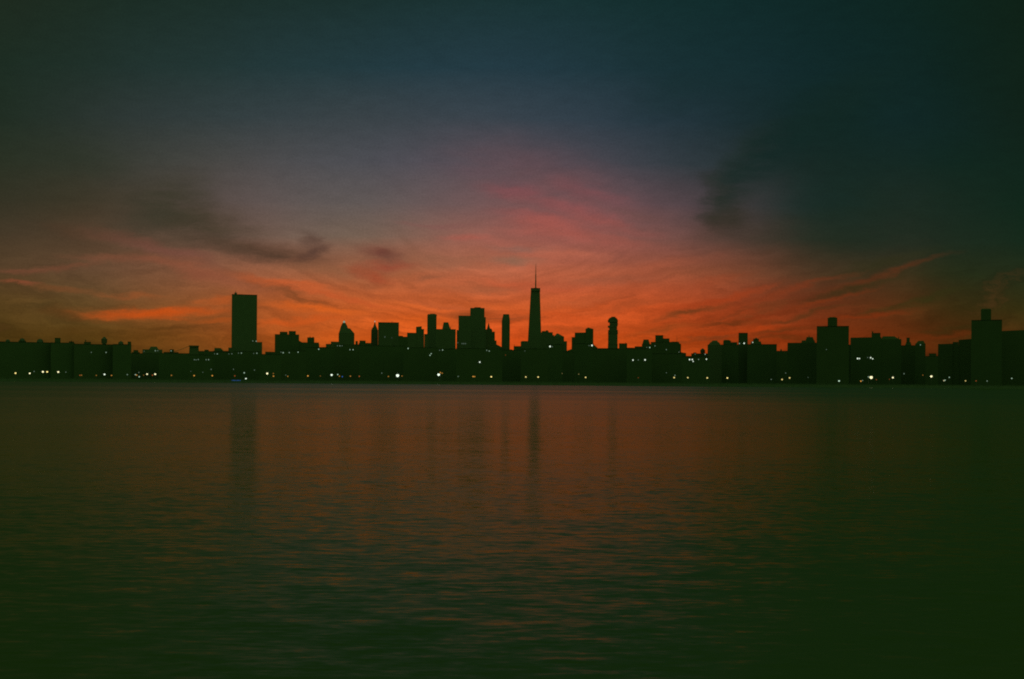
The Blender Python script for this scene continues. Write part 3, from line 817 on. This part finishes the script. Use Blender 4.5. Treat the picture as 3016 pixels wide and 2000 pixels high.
# --- low dark blocks nearer the bank, in front of the skyline
NEAR = [
    (372, 470, 1040.5, 1250, 'low dark block below the humped roof'),
    (468, 558, 1040, 1190, 'low dark block below the gap left of the cable tower'),
    (555, 626, 1044.5, 1105, 'low dark block with five small lit windows below the cable tower'),
    (622, 692, 1036.5, 1300, 'low dark block below the left foot of the slab tower'),
    (689, 768, 1034.5, 1225, 'low dark block across the foot of the slab tower'),
    (766, 828, 1043, 1155, 'low dark block in the dip right of the slab tower'),
    (824, 902, 1033, 1305, 'low dark block with small lit windows under the two-box stepped block'),
    (899, 986, 1023.5, 1390, 'low dark block below the dip left of the domed tower'),
    (984, 1062, 1015.5, 1480, 'low dark block with a row of lit windows at the foot of the domed tower'),
    (1059, 1192, 1018, 1350, 'wide low dark block under the square office block'),
    (1189, 1291, 1023.5, 1275, 'low dark block with three scattered lit windows under the narrow round-cornered tower'),
    (1288, 1347, 1027.5, 1400, 'low dark block under the wide-shouldered turret block'),
    (1344, 1479, 1026, 1205, 'wide low dark block with one bright white window under the twin tall blocks'),
    (1476, 1537, 1030.5, 1330, 'low dark block under the slim chamfered tower'),
    (1534, 1614, 1027, 1265, 'low dark block across the foot of the tallest tower'),
    (1611, 1661, 1014, 1500, 'low dark block with one bright window right of the tallest tower'),
    (1657, 1692, 1036, 1320, 'small low dark block under the gap right of the tallest tower'),
    (1689, 1748.5, 1012, 1580, 'low dark block with one bright window under the peaked corner turret'),
    (1745, 1850, 1027.5, 1285, 'low dark block at the foot of the stacked-box tower'),
    (1846, 1921, 1027, 1200, 'low dark block with two bright white windows under the bell-shaped roof'),
    (1917, 2012, 1041, 1250, 'low dark block under the stepped block with the thin antenna'),
    (2009, 2090, 1050, 1150, 'low dark block with a cluster of bright windows under the roof water tank'),
]
for i, (x0, x1, yt, D, lab) in enumerate(NEAR):
    b = B('low_block', lab, (x0 + x1) / 2, D, ('brick', 'brick2')[i % 2], 16 + (i * 7) % 9, group=G_LOW)
    b.box('wall', x0, x1, yt, para=.8)
    w = x1 - x0
    b.box('bulkhead', x0 + w * (.2 + .13 * (i % 4)), x0 + w * (.2 + .13 * (i % 4)) + min(14, w * .2), yt - 0.8 - .5 * (i % 2), yt, 4, 7)

# ------------------------------------------------------------------ lit windows: (x, y, half size px, colour, strength)
WINDOWS = [
    (269, 1037.8, 1.5, 'grey', .30), (312.4, 1038, 1.7, 'grey', .55), (424.5, 1035, 1.3, 'grey', .2),
    (457.5, 1033, 1.8, 'grey', .45), (464.7, 1033, 1.5, 'grey', .25), (504, 1033.5, 1.6, 'grey', .55),
    (572.4, 1059.4, 1.6, 'grey', .35), (577.3, 1060, 1.5, 'grey', .3), (584, 1059, 1.6, 'grey', .35), (607, 1059.4, 1.6, 'grey', .4), (614.3, 1059.4, 1.7, 'grey', .5),
    (632, 1042, 1.3, 'grey', .25), (640, 1042.4, 1.7, 'grey', .5), (674, 1042.6, 1.4, 'grey', .22), (683, 1042, 1.5, 'grey', .35), (702.4, 1040, 1.4, 'grey', .3), (711, 1040, 1.8, 'grey', .5),
    (747.3, 1041, 1.4, 'grey', .22), (756.5, 1040.4, 1.8, 'grey', .5), (744.7, 1004.3, 1.6, 'grey', .35), (754.7, 1005, 1.8, 'grey', .5),
    (828, 1037.3, 1.4, 'grey', .3), (834, 1039, 1.9, 'grey', .7), (852, 1038.5, 1.6, 'grey', .55), (878, 1037.3, 1.8, 'grey', .7),
    (938.8, 1028.5, 2.0, 'grey', 1.1), (994, 1018.5, 1.4, 'grey', .35), (1001, 1018.5, 1.5, 'grey', .45), (1007.5, 1018.5, 1.4, 'grey', .3), (1030.7, 1030, 1.7, 'grey', .6), (1040, 1030, 1.9, 'grey', 1.0),
    (1202, 1026.4, 1.9, 'grey', .9), (1270, 1041.6, 1.9, 'grey', 1.0), (1266.6, 1046.4, 1.8, 'grey', .9), (1294.8, 1031.8, 1.4, 'grey', .3), (1303.6, 1031, 1.8, 'grey', .7),
    (1348.3, 1009.5, 1.8, 'grey', .16), (1361, 1012, 1.9, 'grey', .18), (1366, 1012, 1.9, 'grey', .2), (1371, 1012, 1.9, 'grey', .18), (1133.6, 992.5, 2.2, 'grey', .13), (1154, 995, 2.0, 'grey', .07),
    (1413, 1066.6, 2.9, 'white', 1.8), (1433.6, 1032, 1.5, 'grey', .5), (1441, 1034, 1.7, 'grey', .6), (1489, 1045.7, 1.5, 'red', .25),
    (1520, 1022.6, 3.0, 'white', 2.0), (1620, 1020.5, 3.3, 'white', 2.2), (1627, 1021, 1.4, 'grey', .3), (1743.6, 1017.5, 3.3, 'white', 2.2), (1735, 1018, 1.3, 'grey', .35),
    (1546, 1033.8, 1.4, 'grey', .2),
    (1864.3, 1060.7, 2.7, 'white', 1.7), (1880, 1060.3, 1.5, 'grey', .3), (1900, 1060, 3.0, 'white', 1.9), (1913.7, 1023.5, 1.9, 'grey', .9), (1905, 1023, 1.3, 'grey', .25), (1929, 1018.7, 1.5, 'grey', .4),
    (1962.6, 1029.7, 1.5, 'grey', .4), (1998.6, 1037, 1.9, 'white', .9), (2031, 1059, 2.9, 'white', 1.7), (2039, 1059, 2.7, 'white', 1.6), (2041.5, 1064.4, 2.2, 'white', 1.2), (2057.5, 1058.6, 1.5, 'grey', .5),
    (2080.6, 1058, 2.5, 'white', 1.4), (2077, 1043.5, 1.7, 'grey', .6), (2047.4, 1043, 1.3, 'grey', .3),
    (2178, 1011.6, 1.7, 'grey', .7), (2191.8, 1011.2, 2.8, 'white', 1.7), (2217, 1008.5, 2.0, 'white', 1.0), (2434, 1029.6, 1.4, 'grey', .25),
    (2526, 1056, 3.1, 'white', 2.0), (2531.5, 1056, 2.4, 'white', 1.6), (2555.5, 1053, 1.6, 'grey', .25), (2564.5, 1053.6, 2.7, 'white', 1.7), (2570.4, 1056.8, 2.3, 'white', 1.3), (2711, 1015.8, 1.7, 'grey', .45),
    # dim lower windows between skyline and embankment
    (562, 1093.7, 1.3, 'grey', .16), (597.3, 1096.6, 1.4, 'grey', .2), (621.8, 1088, 1.7, 'grey', .25), (688, 1087.6, 1.7, 'grey', .3), (749.4, 1090, 1.7, 'grey', .22), (1124.6, 1099, 1.6, 'grey', .3),
    (1535, 1102, 1.5, 'yellow', .2), (1656.6, 1100, 1.8, 'yellow', .3), (1704.6, 1102, 1.7, 'yellow', .25), (1962.7, 1098, 1.4, 'grey', .25), (2314, 1098.7, 1.6, 'grey', .25), (2662.7, 1100.7, 1.8, 'grey', .35), (2718, 1105, 1.7, 'orange', .3),
    (194, 1096, 1.5, 'grey', .3), (100.6, 1094, 1.6, 'grey', .3), (409, 1097, 1.6, 'grey', .3),
]
for (x, y, r, c, s) in WINDOWS:
    best = None
    for bd in BUILDINGS:
        for (x0, x1, y0, y1, yo) in bd.rects:
            if x0 + r * .8 <= x <= x1 - r * .8 and y0 + r * 1.2 <= y <= y1:
                key = bd.D + yo
                if best is None or key < best[0]:
                    best = (key, bd, yo)
    if best:
        best[1].lit(x, y, best[2], r, c, s)
    else:
        print('NO WALL for window', x, y)

# ------------------------------------------------------------------ ground, seawall, water
bm = bmesh.new()
prof_y = [SHORE, SHORE + 60, 2000, 8000, 60000]
xs = [-60000, -8000, -2000, -800, 0, 800, 2000, 8000, 60000]
grid = [[bm.verts.new((x, y, GZ)) for x in xs] for y in prof_y]
for r0, r1 in zip(grid, grid[1:]):
    for i in range(len(xs) - 1):
        bm.faces.new((r0[i], r0[i + 1], r1[i + 1], r1[i]))
g = link('ground', bm, M_GROUND)
g['kind'] = 'structure'

bm = bmesh.new()
frustum(bm, (-3000, 3000, SHORE - 1.2, SHORE + 1.0, -3), (-3000, 3000, SHORE - 1.0, SHORE + 1.0, GZ + .9))
frustum(bm, (-3000, 3000, SHORE - 1.4, SHORE + 1.2, GZ + .9), (-3000, 3000, SHORE - 1.4, SHORE + 1.2, GZ + 1.15))
sw = link('seawall', bm, M_WALL)
tag(sw, 'long low concrete seawall at the waterline along the whole far bank', 'seawall')

m, t, bs = mat_new('river_water')
geo = m.node_tree.nodes.new('ShaderNodeNewGeometry')
p = t.sep(geo.outputs['Position'])
X, Y = p[0], p[1]


def slope(sx, sy, sc, det, seed):
    n = t.noise(t.comb(t.math('MULTIPLY', X, sx), t.math('MULTIPLY', Y, sy), seed), sc, det, 0.55, color=True)
    return t.sep(t.vmath('SUBTRACT', n, (0.5, 0.5, 0.5)))


swell = slope(0.35, 1.0, 0.30, 2.0, 1.0)
chop = slope(0.26, 1.0, 2.1, 3.0, 7.0)
rip = slope(0.28, 1.0, 8.0, 3.0, 13.0)
gust = t.noise(t.comb(t.math('MULTIPLY', X, 0.0022), t.math('MULTIPLY', Y, 0.014), 21.0), 1.0, 4.0, 0.6)
gust = t.maprange(gust, 0.30, 0.68, 0.60, 1.45)
gust0 = gust
# wave slopes scaled down by hand with distance; sharpens the mirrored towers
slope_fade = t.maprange(Y, 18.0, 95.0, 0.84, 0.54)
gust = t.math('MULTIPLY', gust, slope_fade)
sy = t.math('MULTIPLY', t.math('ADD', t.math('ADD', t.math('MULTIPLY', swell[1], 0.05), t.math('MULTIPLY', chop[1], 0.15)), t.math('MULTIPLY', rip[1], 0.24)), gust)
sx = t.math('MULTIPLY', t.math('ADD', t.math('ADD', t.math('MULTIPLY', swell[0], 0.03), t.math('MULTIPLY', chop[0], 0.09)), t.math('MULTIPLY', rip[0], 0.22)), gust)
# at grazing angles the wave faces turned to the viewer are the ones that show
inc = t.sep(geo.outputs['Incoming'])
lean = t.math('MULTIPLY', t.math('MULTIPLY', t.math('EXPONENT', t.math('MULTIPLY', t.math('MAXIMUM', inc[2], 0.0), -40.0)), 0.105), t.math('SQRT', gust0))
nrm = t.vmath('NORMALIZE', t.comb(t.math('MULTIPLY_ADD', inc[0], lean, sx), t.math('MULTIPLY_ADD', inc[1], lean, sy), 1.0))
wn = m.node_tree.nodes
wn.remove(bs)
dif = wn.new('ShaderNodeBsdfDiffuse')
dif.inputs['Color'].default_value = (0.155, 0.188, 0.068, 1)
glo = wn.new('ShaderNodeBsdfAnisotropic')
glo.inputs['Roughness'].default_value = 0.13
glo.inputs['Color'].default_value = (0.9, 0.9, 0.9, 1)
t._set(glo.inputs['Normal'], nrm)
fre = wn.new('ShaderNodeFresnel')
fre.inputs['IOR'].default_value = 1.30
t._set(fre.inputs['Normal'], nrm)
mx = wn.new('ShaderNodeMixShader')
# reflection weight cut by hand below water's own Fresnel, dimming the mirrored sky
t._set(mx.inputs[0], t.math('MULTIPLY', fre.outputs[0], 0.42))
m.node_tree.links.new(dif.outputs[0], mx.inputs[1])
m.node_tree.links.new(glo.outputs[0], mx.inputs[2])
m.node_tree.links.new(mx.outputs[0], [n for n in wn if n.type == 'OUTPUT_MATERIAL'][0].inputs['Surface'])
bm = bmesh.new()
ys = [-300, 0, 60, 300, SHORE - 1.0]
grid = [[bm.verts.new((x, y, 0)) for x in xs] for y in ys]
for r0, r1 in zip(grid, grid[1:]):
    for i in range(len(xs) - 1):
        bm.faces.new((r0[i], r0[i + 1], r1[i + 1], r1[i]))
w = link('water', bm, m)
w['kind'] = 'structure'

# ------------------------------------------------------------------ lamps along the bank
G_LAMP = 'lamps along the far bank'
_lamp_mesh = {}


def lamp_parts(h, r, c, s):
    key = (round(h * 2) / 2, r, c, s)
    if key in _lamp_mesh:
        return _lamp_mesh[key]
    h = key[0]
    bm = bmesh.new()
    lathe(bm, [(.22, -.1), (.20, .5), (.11, .7), (.08, h - r)], 8)
    pole = link('pole', bm, M_STEEL)
    bm = bmesh.new()
    lathe(bm, [(0, h - r), (r * .62, h - r * .72), (r, h), (r * .72, h + r * .7), (0, h + r)], 14)
    globe = link('lantern', bm, glow_mat(c, s))
    bm = bmesh.new()
    lathe(bm, [(r * .80, h + r * .72), (r * .5, h + r * 1.05), (0, h + r * 1.15)], 12)
    cap = link('cap', bm, M_STEEL)
    _lamp_mesh[key] = (pole, globe, cap, [False])
    return _lamp_mesh[key]


# (x, y, apparent radius px, colour, strength)
LAMPS = [
    (45.7, 1099, 2.3, 'yellow', 1.5), (87.6, 1100, 2.4, 'warm', 1.6), (126.3, 1095.6, 2.8, 'warm', 1.8), (139, 1095.8, 2.5, 'yellow', 1.5), (171.5, 1095, 2.7, 'warm', 1.6),
    (235.5, 1105, 1.7, 'red', .45), (240, 1105, 1.7, 'orange', .35), (283.6, 1105.8, 1.7, 'orange', .3), (307.8, 1102.4, 2.4, 'white', 1.3), (328.5, 1105, 1.9, 'orange', .5), (375, 1103, 1.9, 'grey', .3),
    (398.8, 1103, 1.8, 'grey', .6), (402.5, 1105, 1.8, 'orange', .5), (410, 1110.4, 2.0, 'grey', .8), (423, 1105, 1.5, 'orange', .2), (433.3, 1101.4, 2.4, 'warm', 1.3), (449, 1105.7, 1.8, 'red', .5), (457, 1101.4, 2.6, 'warm', 1.6),
    (505, 1105.3, 1.9, 'orange', .4), (571.8, 1106.3, 2.1, 'orange', .7), (625.3, 1106.3, 2.2, 'orange', .7), (691.6, 1107.3, 1.9, 'red', .4), (719.4, 1098, 2.1, 'grey', .6), (724.3, 1114.5, 2.3, 'white', 1.1), (787, 1100.6, 2.9, 'warm', 1.7),
    (805, 1100, 1.8, 'orange', .3), (805.4, 1107.8, 2.0, 'orange', .6), (841.7, 1105.6, 1.5, 'grey', .2), (847.7, 1108, 1.9, 'orange', .4), (906.8, 1107.8, 2.2, 'orange', .8), (943.3, 1108, 1.7, 'orange', .18),
    (976.7, 1104, 3.0, 'white', 2.0), (994.7, 1102.3, 1.9, 'grey', .8), (999.7, 1108, 1.9, 'orange', .45), (1008.3, 1108.6, 1.9, 'blue', .6), (1032, 1108.4, 1.9, 'orange', .45), (1058.2, 1108.4, 1.9, 'red', .5),
    (1144, 1108.6, 1.9, 'orange', .35), (1171, 1105.5, 4.6, 'white', 3.0), (1184, 1108, 1.8, 'orange', .35), (1292, 1104, 3.9, 'white', 2.6), (1297, 1097, 1.9, 'orange', .6), (1302.5, 1098.4, 1.8, 'orange', .4), (1349.3, 1109.5, 1.7, 'grey', .25),
    (1393.5, 1109.6, 2.0, 'orange', .8), (1398, 1110, 1.9, 'orange', .6), (1447, 1110, 2.4, 'yellow', 1.3), (1548.7, 1110.6, 2.3, 'yellow', .9), (1585, 1110.6, 2.3, 'yellow', 1.0), (1724.8, 1111.4, 2.3, 'yellow', .9),
    (1880, 1112, 1.5, 'red', .25), (1988, 1105.5, 1.7, 'grey', .3), (1985.6, 1112.6, 2.3, 'yellow', .9), (2025.8, 1112.6, 2.2, 'yellow', .8), (2083, 1113, 2.3, 'yellow', 1.0), (2142.3, 1113, 2.4, 'yellow', 1.2),
    (2271.5, 1117, 1.6, 'grey', .25), (2303.4, 1117.3, 2.2, 'yellow', .9), (2325.6, 1113, 2.2, 'yellow', .9), (2380, 1111.4, 1.4, 'grey', .12), (2471.3, 1122, 2.4, 'grey', 1.2),
    (2535.5, 1123.2, 2.0, 'orange', .8), (2540.5, 1120, 1.6, 'grey', .35), (2565.9, 1111, 4.6, 'warm', 3.0), (2558, 1110.7, 1.8, 'grey', .5), (2581, 1117.5, 1.6, 'red', .3), (2629.8, 1111.4, 2.5, 'warm', 1.4),
    (2619.8, 1117.5, 1.4, 'red', .25), (2743, 1109, 3.3, 'warm', 2.2), (2780, 1121.2, 1.9, 'warm', .5), (2783.5, 1120, 1.9, 'grey', .6), (2796, 1111, 1.8, 'grey', .6), (2843.8, 1121, 2.0, 'yellow', .6),
    (2874.8, 1121.8, 1.7, 'red', .35), (2907.4, 1121.8, 1.7, 'grey', .35), (2980, 1115, 1.9, 'grey', .6),
]
ZONES = [
    (230, 'under the three roof bumps'), (345, 'under the pointed water tank'), (415, 'under the corner turret of the left row'),
    (480, 'under the humped low roof'), (545, 'under the gap left of the cable tower'), (600, 'under the cable tower'), (668, 'just left of the slab tower'), (765, 'under the slab tower'),
    (815, 'just right of the slab tower'), (892, 'under the two-box block'), (955, 'left of the domed tower'), (1045, 'under the domed tower'), (1110, 'under the pale-tipped spire'),
    (1180, 'under the square office block'), (1250, 'just right of the square office block'), (1310, 'under the wide turret block'), (1384, 'under the lower twin block'),
    (1432, 'under the higher twin block'), (1470, 'under the stepped spire'), (1560, 'left of the tallest tower'), (1640, 'under the tallest tower'), (1780, 'under the peaked corner turret'),
    (1895, 'right of the stacked-box tower'), (2008, 'under the thin antenna'), (2060, 'right of the thin antenna'), (2120, 'under the broad rounded roof'), (2170, 'left of the plain upright box'),
    (2290, 'right of the plain upright box'), (2330, 'under the small roof knob'), (2400, 'under the finialled roof lump'), (2505, 'under the left penthouse tower'),
    (2548, 'right of the left penthouse tower'), (2600, 'under the notched roof box'), (2660, 'under the arched roof'), (2760, 'under the deep gap at right'), (2862, 'left of the right penthouse tower'),
    (2950, 'under the right penthouse tower'), (9999, 'near the right edge'),
]
CN = {'yellow': 'amber yellow', 'warm': 'warm yellow-white', 'white': 'white', 'orange': 'orange', 'red': 'dull red', 'grey': 'pale greenish', 'blue': 'blue'}


def zone(x):
    for (lim, s) in ZONES:
        if x < lim:
            return s


def size_word(r, s):
    return 'very large glaring' if r > 3.5 else ('bright' if s >= 1.0 else ('small' if s >= .4 else 'faint'))


keys = {}
for L in LAMPS:
    keys.setdefault((size_word(L[2], L[4]), L[3], zone(L[0])), []).append(L)
for k in keys:
    keys[k].sort()
ORD = ['left', 'right']
for L in LAMPS:
    (x, y, r, c, s) = L
    k = (size_word(r, s), c, zone(x))
    same = keys[k]
    if len(same) == 1:
        lab = '%s %s lamp on the bank %s' % (k[0], CN[c], k[2])
    elif len(same) == 2:
        lab = '%s of two %s %s lamps %s' % (('left', 'right')[same.index(L)], k[0], CN[c], k[2])
    else:
        lab = '%s, of %d %s %s lamps %s' % (('first', 'second', 'third', 'fourth', 'fifth')[same.index(L)] + ', from left', len(same), k[0], CN[c], k[2])
    D = SHORE + 14 + 9 * (int(x) % 4)
    dr = ray(x, y)
    pt = dr * D
    h = max(1.6, pt.z + CAMH - GZ)
    h = round(h * 2) / 2
    rm = r * D / F
    pole, globe, cap, used = lamp_parts(h, round(rm * 20) / 20, c, s)
    root = bpy.data.objects.new('bank_lamp', None)
    COL.objects.link(root)
    root.location = (pt.x, D, pt.z + CAMH - h)
    # stand the post on the bank
    root.location.z = GZ
    tag(root, lab, 'lamp', G_LAMP)
    for src in (pole, globe, cap):
        o = src
        if used[0]:
            o = src.copy()
            COL.objects.link(o)
        o.parent = root
    used[0] = True

# ------------------------------------------------------------------ landing with a string of blue lights
D = SHORE - 6
x0 = ray(683, 1121).x * D
x1 = ray(711, 1121).x * D
zb = (ray(697, 1120.3) * D).z + CAMH
root = bpy.data.objects.new('landing', None)
COL.objects.link(root)
root.location = ((x0 + x1) / 2, D, 0)
tag(root, 'low dark landing at the waterline under the slab tower, strung with small blue lights', 'landing')
hw = (x1 - x0) / 2
bm = bmesh.new()
frustum(bm, (-hw - 1, hw + 1, -1.5, 4.0, -.4), (-hw - 1, hw + 1, -1.5, 4.0, .9))
link('deck', bm, M_WALL, root)
bm = bmesh.new()
for i in range(5):
    x = -hw + i * hw / 2
    frustum(bm, (x - .07, x + .07, -1.3, -1.16, .9), (x - .07, x + .07, -1.3, -1.16, zb + .3))
frustum(bm, (-hw - .1, hw + .1, -1.32, -1.14, zb + .3), (-hw - .1, hw + .1, -1.32, -1.14, zb + .42))
link('railing', bm, M_STEEL, root)
for i in range(7):
    x = -hw + (i + .5) * 2 * hw / 7
    bm = bmesh.new()
    lathe(bm, [(0, zb - .42), (.34, zb - .2), (.40, zb), (.30, zb + .25), (0, zb + .29)], 10, x, -1.5)
    link('blue_light', bm, glow_mat('blue', .5 if i % 3 else .34), root)
